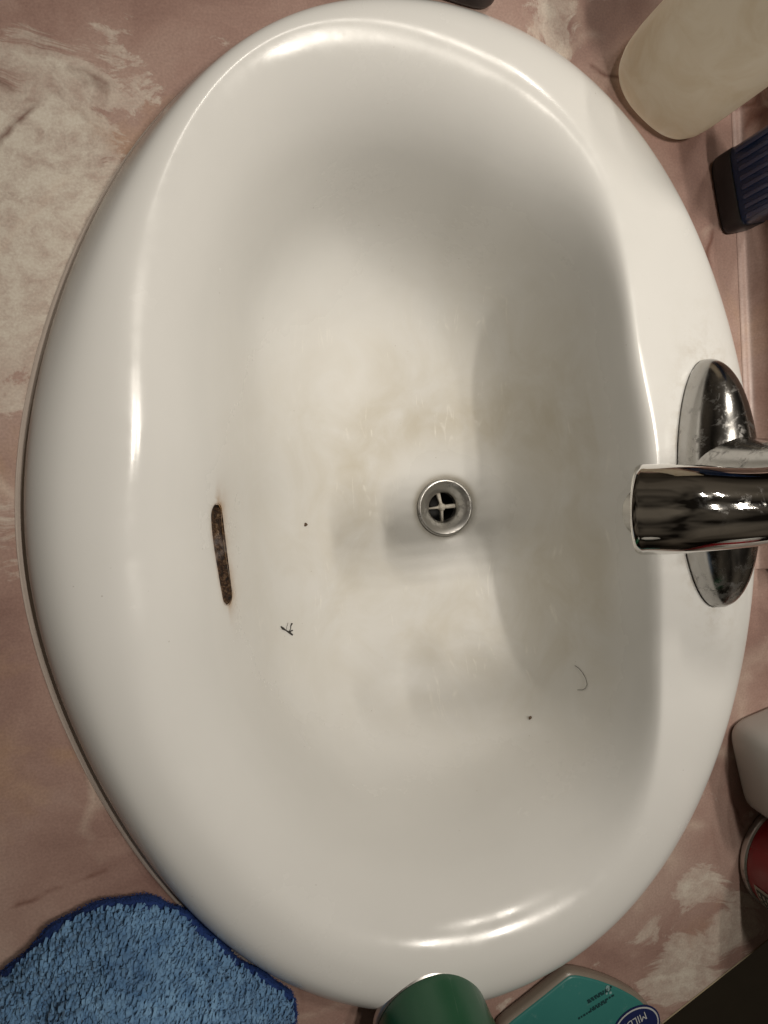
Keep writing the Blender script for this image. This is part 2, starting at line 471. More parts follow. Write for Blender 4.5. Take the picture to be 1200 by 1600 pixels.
sink = empty('wash_basin', (float(cA[0]), float(cA[1]), 0))
tag(sink, 'white oval porcelain wash basin set into the pink marble counter', 'sink')
BASE = np.array(sink.location)
def on_sink(o):
    o.parent = sink; o.matrix_parent_inverse = Matrix.Translation(-Vector(BASE)); return o
bowl = on_sink(mesh_obj('bowl', VV, faces, M['porcelain']))
def set_attr(me, name, arr):
    a = me.attributes.new(name, 'FLOAT', 'POINT'); a.data.foreach_set('value', np.asarray(arr, np.float32))
zz = VV[:, 2]
dd0 = np.hypot(VV[:, 0]-dxy[0], VV[:, 1]-dxy[1])
film = sstep(dd0, 0.030, 0.062)*np.clip((0.175-dd0)/0.09, 0, 1)*sstep(-zz, 0.0, 0.03)
an = np.arctan2(VV[:, 1]-dxy[1], VV[:, 0]-dxy[0])
arc = np.exp(-((dd0-0.066-0.006*np.sin(3*an))/0.017)**2)*np.clip(np.sin(an-0.35)+0.25, 0, 1)*(zz < -0.02)
set_attr(bowl.data, 'arc', arc)
set_attr(bowl.data, 'film', film)
sdu = sd[used]; qu = q_[used]
set_attr(bowl.data, 'rust', np.where(near[used], np.where(qu < 0.0, np.exp(-np.maximum(sdu, 0)/0.0042), 0.5*np.exp(-np.maximum(sdu, 0)/0.0012)), 0))
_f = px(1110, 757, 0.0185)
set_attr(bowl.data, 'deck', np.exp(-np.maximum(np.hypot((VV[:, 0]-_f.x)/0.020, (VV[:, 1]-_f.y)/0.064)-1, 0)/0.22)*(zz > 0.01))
dd = np.hypot(VV[:, 0]-dxy[0], VV[:, 1]-dxy[1])
set_attr(bowl.data, 'ring', np.exp(-((dd-0.0210)/0.0028)**2)*0.9)

# inside of the overflow: slot walls and a floor caked with brown deposit
def stadium(L, W, n=14):
    P = []
    for k in range(n): a = -math.pi/2+math.pi*k/(n-1); P.append((L-W+W*math.cos(a), W*math.sin(a)))
    for k in range(n): a = math.pi/2+math.pi*k/(n-1); P.append((-(L-W)+W*math.cos(a), W*math.sin(a)))
    return P
def slot_pt(p, q, h):
    # follow the curve of the bowl wall along the slot
    sag = (h_lin(p) if abs(p) <= SLOT_L*1.2 else 0)
    return SLOT_C+SLOT_T*p+SLOT_B*q+s_n*(h+sag)
sel = near & (np.abs(q_) < 0.003) & (np.abs(p_) < SLOT_L*1.3)
cf = np.polyfit(p_[sel], h_[sel], 2)
h_lin = lambda p: float(np.polyval(cf, p))
t = NT('brown_overflow_deposit')
n1 = t.noise(330, 6, 0.75, 0.3)
c = t.ramp(n1, [(0.42, (0.008, 0.004, 0.002)), (0.52, (0.060, 0.027, 0.011)), (0.61, (0.19, 0.115, 0.06)), (0.72, (0.42, 0.36, 0.30))])
pale = t.ramp(t.math('DIVIDE', t.dist(tuple(slot_pt(-0.003, 0.001, -0.003))), 0.010), [(0.3, 1.0), (1.0, 0.0)])
c = t.mix(t.math('MULTIPLY', pale, t.ramp(t.noise(240, 4), [(0.4, 0.1), (0.55, 0.8)])), c, (0.36, 0.32, 0.31))
t.set(color=c, rough=0.6); t.bump(n1, 0.9, 0.0015)
M['deposit'] = t.m
ov = empty('overflow_slot'); on_sink(ov)
S0, S1 = stadium(SLOT_L+0.0004, SLOT_W+0.0004), stadium(SLOT_L-0.0004, SLOT_W-0.0008)
rings = [[slot_pt(p, q, 0.0003) for p, q in S0], [slot_pt(p, q, -0.005) for p, q in S0], [slot_pt(p, q, -0.009) for p, q in S1]]
Vs, Fs = loft(rings, cap0=False)
ow = mesh_obj('overflow_throat', Vs, Fs, M['deposit']); ow.parent = ov
bpy.context.view_layer.update()

# caulk bead round the foot of the rim, wider and smeared along the front
cw = 0.0020+0.0036*np.clip(-np.cos(th-0.35), 0, 1)**0.8
rng = random.Random(4)
wob = sum(np.sin(k*th+rng.uniform(0, 6.28))*rng.uniform(0.3, 1)/k**0.5 for k in (9, 17, 31, 47, 71, 97))*0.00022
o_ = inward(A_, cA, -(cw+wob)); i_ = inward(A_, cA, 0.003)
R0 = ring3(o_, 0.0003); R1 = ring3(lerp(o_, i_, np.full(NTH, 0.15)), 0.0012); R2 = ring3(lerp(o_, i_, np.full(NTH, 0.55)), 0.0016+wob*0.8); R3 = ring3(i_, 0.003)
Vc, Fc = loft([list(map(tuple, r)) for r in (R0, R1, R2, R3)], False, False)
caulk = on_sink(mesh_obj('caulk_bead', Vc, Fc, M['caulk']))
# dark seam of grime between caulk and porcelain
sv = [tuple((*p, 0.0021)) for p in inward(A_, cA, -0.0006)]
Vg, Fg = [], []
so, si = inward(A_, cA, -0.0002), inward(A_, cA, 0.0015)
Vg, Fg = loft([[(*p, 0.0012) for p in so], [(*p, 0.0024) for p in inward(A_, cA, 0.0004)], [(*p, 0.0030) for p in si]], False, False)
on_sink(mesh_obj('grime_seam', Vg, Fg, simple('grime', (0.30, 0.235, 0.185), 0.7, var=0.5, scale=70)))

# waste: dished steel flange, throat and a cross of four bars
dr = empty('drain', tuple(Vector((DRAIN.x, DRAIN.y, DRAIN_Z))-Vector(BASE))); dr.parent = sink
prof = round_profile([(0.0202, -0.0035), (0.0203, 0.0002), (0.0188, 0.0010), (0.0150, -0.0008), (0.0112, -0.0040), (0.0103, -0.0058), (0.0103, -0.012)], 0.0012, 3)
Vd, Fd = lathe(prof, 72); mesh_obj('flange', Vd, Fd, M['steel'], dr)
Vd, Fd = lathe([(0.0107, -0.0118), (0.0107, -0.030), (0.0001, -0.030)], 48); mesh_obj('throat', Vd, Fd, M['dark_hole'], dr)
lime = simple('limescaled_bar', (0.66, 0.62, 0.54), 0.5, var=0.25, scale=300, bump=0.5)
for ang, w0, w1 in ((100, 0.0011, 0.0017), (182, 0.0010, 0.0006), (268, 0.0011, 0.0008), (0, 0.0016, 0.0017)):
    a = math.radians(ang); d = Vector((math.cos(a), math.sin(a), 0)); s = Vector((-d.y, d.x, 0))
    rings = []
    for r, w, z in ((0.000, 0.0016, -0.0072), (0.004, w0, -0.0076), (0.0104, w1, -0.0078)):
        rings.append([d*r+s*w+Vector((0, 0, z-0.003)), d*r-s*w+Vector((0, 0, z-0.003)), d*r-s*w*0.7+Vector((0, 0, z)), d*r+s*w*0.7+Vector((0, 0, z))])
    Vd, Fd = loft(rings); mesh_obj('strainer_bar', Vd, Fd, lime, dr)
Vd, Fd = lathe([(0.0027, -0.0098), (0.0026, -0.0072), (0.0016, -0.0060), (0.0001, -0.0058)], 20); mesh_obj('strainer_hub', Vd, Fd, lime, dr)

# ------------------------------------------------------------------ counter
def line_x(p, q, x): return p.y+(q.y-p.y)*(x-p.x)/(q.x-p.x)
d1, d2 = px(1033, 1598), px(1200, 1466)
XB, XF, YT, XR = 0.2935, -0.20, 0.52, 0.36
Y_END = -0.075                                              # where the upstand stops and the top runs on
poly = [Vector((XF, YT)), Vector((XF, line_x(d1, d2, XF))), Vector((XR, line_x(d1, d2, XR))), Vector((XR, Y_END)), Vector((XB+0.02, Y_END)), Vector((XB+0.02, YT))]
cA2 = Vector((float(cA[0]), float(cA[1])))
angs = sorted(set([2*math.pi*k/256 for k in range(256)]+[math.atan2((p-cA2).y, (p-cA2).x) % (2*math.pi) for p in poly]))
def hit(a):
    d = Vector((math.cos(a), math.sin(a))); best = None
    for i in range(len(poly)):
        p, q = poly[i]-cA2, poly[(i+1) % len(poly)]-cA2
        e = q-p; den = d.x*e.y-d.y*e.x
        if abs(den) < 1e-12: continue
        t = (p.x*e.y-p.y*e.x)/den; u = (p.x*d.y-p.y*d.x)/den
        if t > 0 and -1e-6 <= u <= 1+1e-6: best = t if best is None else max(best, t)
    return cA2+d*best
Ain = inward(A_, cA, 0.010)
aa = np.arctan2(A_[:, 1]-cA[1], A_[:, 0]-cA[0]) % (2*math.pi)
order = np.argsort(aa)
def hole(a):
    rr = np.interp(a, aa[order], np.hypot(*(Ain-cA)[order].T), period=2*math.pi)
    return cA2+Vector((math.cos(a), math.sin(a)))*float(rr)
H_, B_ = [hole(a) for a in angs], [hit(a) for a in angs]
B2 = [p+(p-cA2).normalized()*0.0025 for p in B_]
TH_C = 0.038
rings = [[(p.x, p.y, -TH_C) for p in H_], [(p.x, p.y, 0) for p in H_], [(p.x, p.y, 0) for p in B_], [(p.x, p.y, -0.0018) for p in B2], [(p.x, p.y, -TH_C) for p in B2]]
Vk, Fk = loft(rings, False, False)
n = len(H_)
Fk += [(4*n+k, 4*n+(k+1) % n, (k+1) % n, k) for k in range(n)]
counter = mesh_obj('countertop', Vk, Fk, M['marble'])
sharp(counter, 20)
tag(counter, 'pink and cream marble patterned laminate countertop round the basin', 'countertop')
# laminate edge strip along the slanted end
e1, e2 = Vector((XF, line_x(d1, d2, XF), 0)), Vector((XR, line_x(d1, d2, XR), 0))
dirn = (e2-e1).normalized(); nrm = Vector((dirn.y, -dirn.x, 0))
pr = [(0.0026, -0.0020), (0.0032, -0.0016), (0.0034, -0.003), (0.0034, -TH_C), (0.0026, -TH_C)]
rings = [[e+nrm*a+Vector((0, 0, b)) for a, b in pr] for e in (e1, e2)]
Vk, Fk = loft(rings)
es = mesh_obj('edge_strip', Vk, Fk, simple('ochre_edge_strip', (0.22, 0.16, 0.07), 0.5), None, False); es.parent = counter
# coved upstand along the wall
cov = [(XB-0.011, 0.0002)]
for k in range(9):
    a = math.pi/2*k/8; cov.append((XB-0.010+0.009*math.sin(a), 0.0008+0.009*(1-math.cos(a))))
cov += [(XB-0.001, 0.016), (XB+0.001, 0.019), (XB+0.001, 0.055), (XB+0.003, 0.058), (XB+0.0185, 0.058), (XB+0.0185, 0.0003)]
rings = [[(x, y, z) for x, z in cov] for y in np.linspace(YT-0.002, Y_END+0.002, 60)]
Vk, Fk = loft(rings)
bs = sharp(mesh_obj('upstand', Vk, Fk, M['marble']), 30); bs.parent = counter

# below the slanted end of the counter
floor = mesh_obj('floor', [(-1.5, -1.6, -0.86), (1.5, -1.6, -0.86), (1.5, 1.2, -0.86), (-1.5, 1.2, -0.86)], [(0, 1, 2, 3)], simple('dark_floor', (0.16, 0.14, 0.11), 0.6, var=0.25, scale=14), None, False)
tag(floor, kind='structure')

# ------------------------------------------------------------------ tap
fc = px(1110, 757, 0.0185)
FX, FY, FZ = fc.x, fc.y, 0.0186
tap = empty('mixer_tap', (FX, FY, FZ))
tag(tap, 'chrome single lever basin mixer tap on the back deck of the basin', 'faucet')
# oval base: pointed-round ends, domed
LB, WB = 0.0640, 0.0198
rings = []
for q in np.linspace(0, 1, 15):
    h = 0.0225*math.sin(q*math.pi/2*0.985); s = math.cos(q*math.pi/2*0.985)**0.80
    R = []
    for k in range(96):
        a = 2*math.pi*k/96; c_, s_ = math.cos(a), math.sin(a)
        R.append((WB*s*math.copysign(abs(c_)**0.95, c_), LB*s**0.8*s_, 0.0015+h))
    rings.append(R)
rings.insert(0, [(x, y, 0.0) for x, y, z in rings[0]])
Vf, Ff = loft(rings, True, True); mesh_obj('base_plate', Vf, Ff, M['chrome_dull'], tap)
# body column, leaning into the spout
def ell_ring(c, u, v, a, b, n=48):
    return [Vector(c)+Vector(u)*(a*math.cos(2*math.pi*k/n))+Vector(v)*(b*math.sin(2*math.pi*k/n)) for k in range(n)]
rings = []
for z, cx, a, b in ((0.006, 0.000, 0.0190, 0.0330), (0.012, 0.000, 0.0195, 0.0275), (0.019, 0.000, 0.0200, 0.0240), (0.028, 0.001, 0.0203, 0.0222), (0.042, 0.002, 0.0205, 0.0210), (0.065, 0.003, 0.0205, 0.0205), (0.097, 0.003, 0.0205, 0.0205), (0.102, 0.003, 0.0175, 0.0175), (0.103, 0.003, 0.010, 0.010)):
    rings.append(ell_ring((cx, 0, z), (1, 0, 0), (0, 1, 0), a, b))
Vf, Ff = loft(rings); mesh_obj('body', Vf, Ff, M['chrome_dull'], tap)
# spout: a fat tapering barrel reaching over the bowl, cut square at its mouth
O_ = Vector((FX, FY, FZ))
Z_TIP = 0.084
t0 = px(999, 796, Z_TIP)-O_; t1 = px(1075, 795, Z_TIP+0.009)-O_; t2 = px(1200, 790, Z_TIP+0.017)-O_
t3 = Vector((0.004, 0.0, Z_TIP+0.004))
ctl = [t0, t1, t2, t3]; rad_c = [0.0176, 0.0168, 0.0145, 0.0140]
def cr(P, t):
    n_ = len(P)-1; x = min(t*n_, n_-1e-6); i = int(x); u = x-i
    g = lambda j: P[min(max(j, 0), n_)] if 0 <= j <= n_ else (P[0]*2-P[1] if j < 0 else P[n_]*2-P[n_-1])
    p0, p1, p2, p3 = g(i-1), g(i), g(i+1), g(i+2)
    return (p1*2+(p2-p0)*u+(p0*2-p1*5+p2*4-p3)*u*u+(p1*3-p0-p2*3+p3)*u**3)*0.5
rings = []; NS = 26
path = [cr(ctl, k/NS) for k in range(NS+1)]; rads = [cr([Vector((r, 0, 0)) for r in rad_c], k/NS).x for k in range(NS+1)]
def frame(i):
    tg = (path[max(i-1, 0)]-path[min(i+1, NS)]).normalized()      # towards the mouth
    sd_ = Vector((0, 0, 1)).cross(tg).normalized(); return tg, sd_, tg.cross(sd_)
tg, sd_, up_ = frame(0)
tg = (tg+Vector((0, 0, -0.30))).normalized(); up_ = tg.cross(sd_)
end = path[0]; ax = tg
for off, k in ((-0.004, 0.80), (0.0002, 0.83), (0.0006, 0.90), (0.0003, 0.965), (-0.0010, 0.997)):
    rings.append(ell_ring(end+tg*off, sd_, up_, rads[0]*k*1.02, rads[0]*k*0.96, 64))
for i in range(1, NS+1):
    f_ = min(i/5, 1); a_, b_, c_ = frame(i); a_ = (a_*f_+tg*(1-f_)).normalized(); c_ = a_.cross(b_)
    rings.append(ell_ring(path[i], b_, c_, rads[i]*1.02, rads[i]*0.96, 64))
Vf, Ff = loft(rings); mesh_obj('spout', Vf, Ff, M['chrome'], tap)
# aerator under the mouth
ac = end+Vector((0.0215, -0.004, -0.016))
dn = (Vector((0, 0, -1))+Vector((tg.x, tg.y, 0))*0.35).normalized()
au = dn.cross(Vector((0, 1, 0))).normalized(); av = dn.cross(au)
rings = [ell_ring(ac+dn*h, au, av, r, r, 40) for h, r in ((-0.010, 0.0110), (0.004, 0.0112), (0.005, 0.0104), (0.012, 0.0104), (0.0128, 0.0098), (0.0128, 0.0080), (0.008, 0.0078))]
Vf, Ff = loft(rings, False, True); mesh_obj('aerator', Vf, Ff, M['steel'], tap)
# lever handle over the body
rings = [ell_ring((0.003, 0, z), (1, 0, 0), (0, 1, 0), r, r) for z, r in ((0.1025, 0.0180), (0.107, 0.0188), (0.114, 0.0182), (0.121, 0.0150), (0.125, 0.0090), (0.1262, 0.002))]
Vf, Ff = loft(rings); lev = mesh_obj('handle_cap', Vf, Ff, M['chrome'], tap)
pth = [(0.006, 0, 0.118), (0.022, 0, 0.128), (0.040, 0, 0.140), (0.056, 0, 0.150)]
Vf, Ff = tube(pth, [0.008, 0.0065, 0.0058, 0.0050], 20, 0.6); mesh_obj('lever', Vf, Ff, M['chrome'], tap)

# ------------------------------------------------------------------ aerosol cans
def can(name, label, radius, height, body_mat, base_loc, tilt=None):
    o = empty(name, base_loc); tag(o, label, 'aerosol can')
    if tilt: o.rotation_euler = tilt
    pr = round_profile([(radius*0.90, 0.004), (radius*0.93, 0.0002), (radius*0.985, 0.0), (radius*1.015, 0.0012), (radius*1.015, 0.0042), (radius*0.985, 0.0052)], 0.0010, 3)
    Vb, Fb = lathe(pr, 72); mesh_obj('base_rim', Vb, Fb, M['rim'], o)
    pr = round_profile([(radius*0.975, 0.0048), (radius*0.99, 0.0062), (radius, 0.0085), (radius, height-0.014), (radius*0.90, height-0.004), (radius*0.55, height)], 0.004, 4)
    Vb, Fb = lathe(pr, 72); mesh_obj('body', Vb, Fb, body_mat, o)
    pr = round_profile([(radius*0.80, height-0.006), (radius*0.82, height), (radius*0.80, height+0.024), (radius*0.55, height+0.034), (0.0005, height+0.035)], 0.003, 3)
    Vb, Fb = lathe(pr, 48); mesh_obj('cap', Vb, Fb, simple('can_cap', (0.6, 0.6, 0.58), 0.4), o)
    Vb, Fb = lathe([(radius*0.92, 0.004), (radius*0.6, 0.009), (0.0005, 0.012)], 48); mesh_obj('base_dome', Vb, Fb, M['rim'], o)
    return o
M['rim'] = mat_chrome('dull_tin', 0.9, 0.35)
def paint(name, col):
    t = NT(name)
    n_ = t.noise(35, 5, 0.6)
    sc = t.ramp(t.voronoi(60, 'DISTANCE_TO_EDGE', t.mapv(scale=(1, 1, 0.15), rot=(0.3, 0.2, 0))), [(0.0, 1.0), (0.012, 0.0)])
    sc = t.math('MULTIPLY', sc, t.ramp(t.noise(50, 3), [(0.5, 0.0), (0.62, 0.5)]))
    c_ = t.mix(n_, tuple(v*0.85 for v in col), tuple(v*1.1 for v in col))
    c_ = t.mix(t.math('MULTIPLY', sc, 0.5), c_, (0.2, 0.26, 0.22))
    t.set(color=c_, rough=t.ramp(n_, [(0.3, 0.25), (0.7, 0.40)]), coat=0.3, coat_rough=0.2)
    return t.m
M['green'] = paint('green_can_paint', (0.003, 0.075, 0.030))
M['red'] = paint('red_can_paint', (0.30, 0.006, 0.014))

# green can leans outward with its rim up on the basin edge
g_near = px(648, 1516, 0.0185)
RG = 0.0275
out = Vector((0.22, -0.975, 0)).normalized()
ta = math.radians(15.5)
axis = Vector((-out.y, out.x, 0))
rot = Matrix.Rotation(-ta, 3, axis) if True else None
upc = rot @ Vector((0, 0, 1))
if upc.dot(out) < 0: rot = Matrix.Rotation(ta, 3, axis)
base_c = g_near+(rot @ out)*RG
can('green_aerosol_can', 'green aerosol can with a tin base rim propped on the basin edge', RG, 0.15, M['green'], base_c, rot.to_euler())

# red can behind the white container
pa, pb, pc_ = px(1185, 1280), px(1155, 1340), px(1178, 1410)
ax_, ay_, bx_, by_, cx_, cy_ = pa.x, pa.y, pb.x, pb.y, pc_.x, pc_.y
D_ = 2*(ax_*(by_-cy_)+bx_*(cy_-ay_)+cx_*(ay_-by_))
ux = ((ax_**2+ay_**2)*(by_-cy_)+(bx_**2+by_**2)*(cy_-ay_)+(cx_**2+cy_**2)*(ay_-by_))/D_
uy = ((ax_**2+ay_**2)*(cx_-bx_)+(bx_**2+by_**2)*(ax_-cx_)+(cx_**2+cy_**2)*(bx_-ax_))/D_
RR = min(max(math.hypot(ax_-ux, ay_-uy), 0.024), 0.033)
rc = Vector((pb.x+RR*0.985, pb.y-RR*0.12, 0.0003))
red = can('red_aerosol_can', 'dark red aerosol can with a small print panel beside the white container', RR, 0.095, M['red'], rc)
# print panel: white-framed block of small lines, wrapped on the can
def wrap_patch(name, a0, a1, z0, z1, mat, parent, lift=0.0004, r=RR):
    Vp, Fp = [], []; m = 16
    for i in range(m+1):
        a = a0+(a1-a0)*i/m
        for z in (z0, z1): Vp.append(((r+lift)*math.cos(a), (r+lift)*math.sin(a), z))
    for i in range(m): Fp.append((2*i, 2*i+2, 2*i+3, 2*i+1))
    return mesh_obj(name, Vp, Fp, mat, parent)
cream = simple('label_cream', (0.45, 0.42, 0.36), 0.5); inkm = simple('label_ink', (0.03, 0.045, 0.03), 0.5)
ang0 = math.radians(190)
wrap_patch('label_panel', ang0, ang0+1.25, 0.0105, 0.075, cream, red)
wrap_patch('label_ground', ang0+0.06, ang0+1.2, 0.0118, 0.0735, inkm, red, 0.0006)
rg = random.Random(7)
for r_ in range(9):
    z = 0.0130+r_*0.0030
    a = ang0+0.10
    while a < ang0+1.1:
        L = rg.uniform(0.05, 0.14)
        wrap_patch('print_line', a, min(a+L, ang0+1.15), z, z+0.0014, cream, red, 0.0008)
        a += L+0.035

# ------------------------------------------------------------------ teal pack lying flat
PK_H = 0.0085
PK_PX = [(893,1519),(930,1526),(968,1539),(1002,1558),(1024,1582),(1046,1615),(1075,1670),(1085,1720),(1050,1770),(980,1790),(900,1765),(835,1700),(790,1640),(778,1612),(800,1592),(845,1556),(878,1529)]
pk = [px(x, y, PK_H) for x, y in PK_PX]
pk2 = np.array([[p.x, p.y] for p in pk]); pcn = pk2.mean(0)
def chaikin(P, it=2):
    for _ in range(it):
        Q = np.roll(P, -1, 0); P = np.stack([P*0.78+Q*0.22, P*0.22+Q*0.78], 1).reshape(-1, 2)
    return P
pk2 = chaikin(pk2, 2)
teal = empty('cleaner_pack', (float(pcn[0]), float(pcn[1]), 0.0003))
tag(teal, 'teal mildew cleaner pack with a navy oval badge lying on the counter', 'pack')
loc = pk2-pcn
def pk_ring(inset, z):
    L = np.hypot(loc[:, 0], loc[:, 1])[:, None]
    return [(x, y, z) for x, y in loc*(1-inset/L)]
rings = [pk_ring(0.0015, 0), pk_ring(0.0002, 0.0012), pk_ring(0.0, 0.003), pk_ring(0.0, PK_H-0.003), pk_ring(0.0004, PK_H-0.0018), pk_ring(0.0016, PK_H-0.0010), pk_ring(0.004, PK_H-0.0006)]
Vt, Ft = loft(rings)
mesh_obj('tray', Vt, Ft, simple('cloudy_plastic', (0.22, 0.185, 0.15), 0.3, var=0.15), teal)
t = NT('teal_label')
n_ = t.noise(30, 5, 0.6)
c = t.mix(n_, (0.026, 0.155, 0.145), (0.042, 0.205, 0.185))
crs = t.ramp(t.noise(160, 5, 0.7), [(0.62, 0.0), (0.70, 1.0)])
c = t.mix(t.math('MULTIPLY', crs, 0.25), c, (0.2, 0.33, 0.31))
t.set(color=c, rough=0.38)
t.bump(t.noise(40, 3), 0.25, 0.001)
Vt, Ft = loft([pk_ring(0.0017, PK_H-0.0012), pk_ring(0.0019, PK_H-0.0003), pk_ring(0.0028, PK_H)], False, True)
mesh_obj('label', Vt, Ft, t.m, teal)
white_ink = simple('white_ink', (0.50, 0.52, 0.52), 0.5); navy = simple('navy_ink', (0.008, 0.016, 0.085), 0.45); dark_ink = simple('dark_teal_ink', (0.008, 0.045, 0.05), 0.5)
pale_ink = simple('pale_teal_ink', (0.22, 0.36, 0.36), 0.5)
rdir = px(958, 1610, PK_H)-px(1000, 1584, PK_H); rdir.normalize()
udir = Vector((-rdir.y, rdir.x, 0))
PM = Matrix((rdir, udir, Vector((0, 0, 1)))).transposed().to_4x4()
def on_pack(o, x, y, lift):
    p = px(x, y, PK_H)-teal.location; p.z = PK_H+lift-0.0003
    o.parent = teal; o.matrix_local = Matrix.Translation(p) @ PM
def oval(name, x, y, a, b, lift, mat):
    Vo = [(a*math.cos(2*math.pi*k/48), b*math.sin(2*math.pi*k/48), 0) for k in range(48)]
    on_pack(mesh_obj(name, Vo, [tuple(range(48))], mat, None, False), x, y, lift)
for nm, g_, l_, m_ in (('badge_outline', 0.0, 0.0006, navy), ('badge_ring', 0.0010, 0.0008, white_ink), ('badge_ground', 0.0018, 0.0010, navy)):
    oval(nm, 993, 1606, 0.0150-g_, 0.0125-g_, l_, m_)
def text(name, body, size, x, y, mat, lift, sx=1.0):
    cu = bpy.data.curves.new(name, 'FONT'); cu.body = body; cu.size = size; cu.align_x = 'CENTER'; cu.align_y = 'CENTER'; cu.resolution_u = 3
    tmp = bpy.data.objects.new(name, cu); SC.collection.objects.link(tmp)
    dg = bpy.context.evaluated_depsgraph_get()
    me = bpy.data.meshes.new_from_object(tmp.evaluated_get(dg))
    bpy.data.objects.remove(tmp); me.name = name
    for v in me.vertices: v.co.x *= sx
    me.materials.clear(); me.materials.append(mat)
    o = link(bpy.data.objects.new(name, me)); on_pack(o, x, y, lift)
text('badge_word', 'MILDEW', 0.0066, 982, 1598, white_ink, 0.0013, 0.85)
text('badge_word', 'MOLD', 0.0066, 1000, 1616, white_ink, 0.0013, 0.85)
rk = random.Random(5)
for r_, (x_, y_) in enumerate(((935, 1552), (929, 1559), (936, 1567), (925, 1577))):
    # lines of print too fine to read: short dashes of uneven length
    p0 = px(x_, y_, PK_H); xx = -0.010+rk.uniform(0, 0.003)
    while xx < 0.010-rk.uniform(0, 0.006):
        L = rk.uniform(0.0008, 0.0022)
        Vq = [(xx, -0.0005, 0), (xx+L, -0.0005, 0), (xx+L, 0.0006, 0), (xx, 0.0006, 0)]
        on_pack(mesh_obj('print_dash', Vq, [(0, 1, 2, 3)], dark_ink, None, False), x_, y_, 0.0006)
        xx += L+0.0006
for x_, y_, a_, b_ in ((949, 1543, 0.0012, 0.0018), (953, 1550, 0.0008, 0.0008), (947, 1551, 0.0006, 0.0007)):
    oval('bubble_mark', x_, y_, a_, b_, 0.0006, pale_ink)

# ------------------------------------------------------------------ white container, lower right
w0, w1 = px(1137, 1119), px(1150, 1240)
wu = (w1-w0).normalized(); wn_ = Vector((-wu.y, wu.x, 0))
if wn_.x < 0: wn_ = -wn_
WL, WD = (w1-w0).length+0.010, 0.062
wc = w0+wu*(WL/2-0.001)+wn_*(WD/2)
box = empty('white_container', tuple(wc+Vector((0, 0, 0.0003))))
wr = math.atan2(wu.y, wu.x); box.rotation_euler = (0, 0, wr+math.radians(7))
tag(box, 'plain white plastic container with rounded corners next to the red can', 'container')
t = NT('matte_white_plastic')
n_ = t.noise(30, 4, 0.6)
t.set(color=t.mix(n_, (0.50, 0.48, 0.45), (0.58, 0.56, 0.53)), rough=0.45, sss=0.0)
rings = []
for z, s in ((0.0, 0.90), (0.0006, 0.94), (0.002, 0.97), (0.004, 0.985), (0.03, 1.01), (0.055, 1.03), (0.0565, 1.02)):
    rings.append([(x, y, z) for x, y in superellipse(WL/2*s, WD/2*s, 6, 96)])
Vw, Fw = loft(rings); mesh_obj('body', Vw, Fw, t.m, box)
rings = []
for z, s in ((0.056, 1.04), (0.057, 1.055), (0.062, 1.055), (0.0635, 1.04), (0.064, 0.98)):
    rings.append([(x, y, z) for x, y in superellipse(WL/2*s, WD/2*s, 6, 96)])
Vw, Fw = loft(rings); mesh_obj('lid', Vw, Fw, t.m, box)

# ------------------------------------------------------------------ translucent oval vessel, upper right, top left open to let light in
l0, l1 = px(966, 85), px(1092, 208)
lu = (l1-l0); LW = lu.length; lu.normalize(); ln = Vector((-lu.y, lu.x, 0))
if ln.x < 0: ln = -ln
lc = (l0+l1)/2+ln*0.004
jar = empty('milky_vessel', (lc.x, lc.y, 0.0003), math.atan2(lu.y, lu.x))
tag(jar, 'milky translucent oval plastic tumbler standing by the basin', 'vessel')
t = NT('milky_plastic')
n_ = t.noise(40, 5, 0.6, 1.2)
c = t.mix(t.ramp(n_, [(0.38, 0.0), (0.60, 1.0)]), (0.79, 0.71, 0.57), (0.86, 0.80, 0.68))
t.set(color=c, rough=0.15)
t.b.inputs['Subsurface Radius'].default_value = (0.01, 0.008, 0.005); t.b.inputs['Subsurface Scale'].default_value = 1.6
t.bump(t.noise(25, 2, 0.4), 0.2, 0.002)
_tr = t.n.new('ShaderNodeBsdfTranslucent'); t.link(c, _tr.inputs['Color'])
_mx = t.n.new('ShaderNodeMixShader'); _mx.inputs[0].default_value = 0.65
t.link(t.b.outputs[0], _mx.inputs[1]); t.link(_tr.outputs[0], _mx.inputs[2])
t.link(_mx.outputs[0], t.n['Material Output'].inputs['Surface'])
M['milky'] = t.m
rings = []
for z, s in ((0.0, 0.74), (0.0008, 0.85), (0.003, 0.93), (0.007, 0.975), (0.013, 0.995), (0.022, 1.0), (0.05, 1.0), (0.085, 1.01), (0.11, 1.02)):
    rings.append([(x, y, z) for x, y in superellipse(LW/2*1.03*s, 0.0255*s, 2.4, 96)])
Vj, Fj = loft(rings, True, False); mesh_obj('body', Vj, Fj, M['milky'], jar)
rings = []
for a_ in range(13):
    q = 2*math.pi*a_/12
    rings.append([(x, y, 0.110+0.0014*math.sin(q)) for x, y in superellipse(LW/2*1.03*1.02+0.0014*math.cos(q), 0.0255*1.02+0.0014*math.cos(q), 2.4, 96)])
Vj, Fj = loft(rings, False, False); mesh_obj('rolled_rim', Vj, Fj, M['milky'], jar)

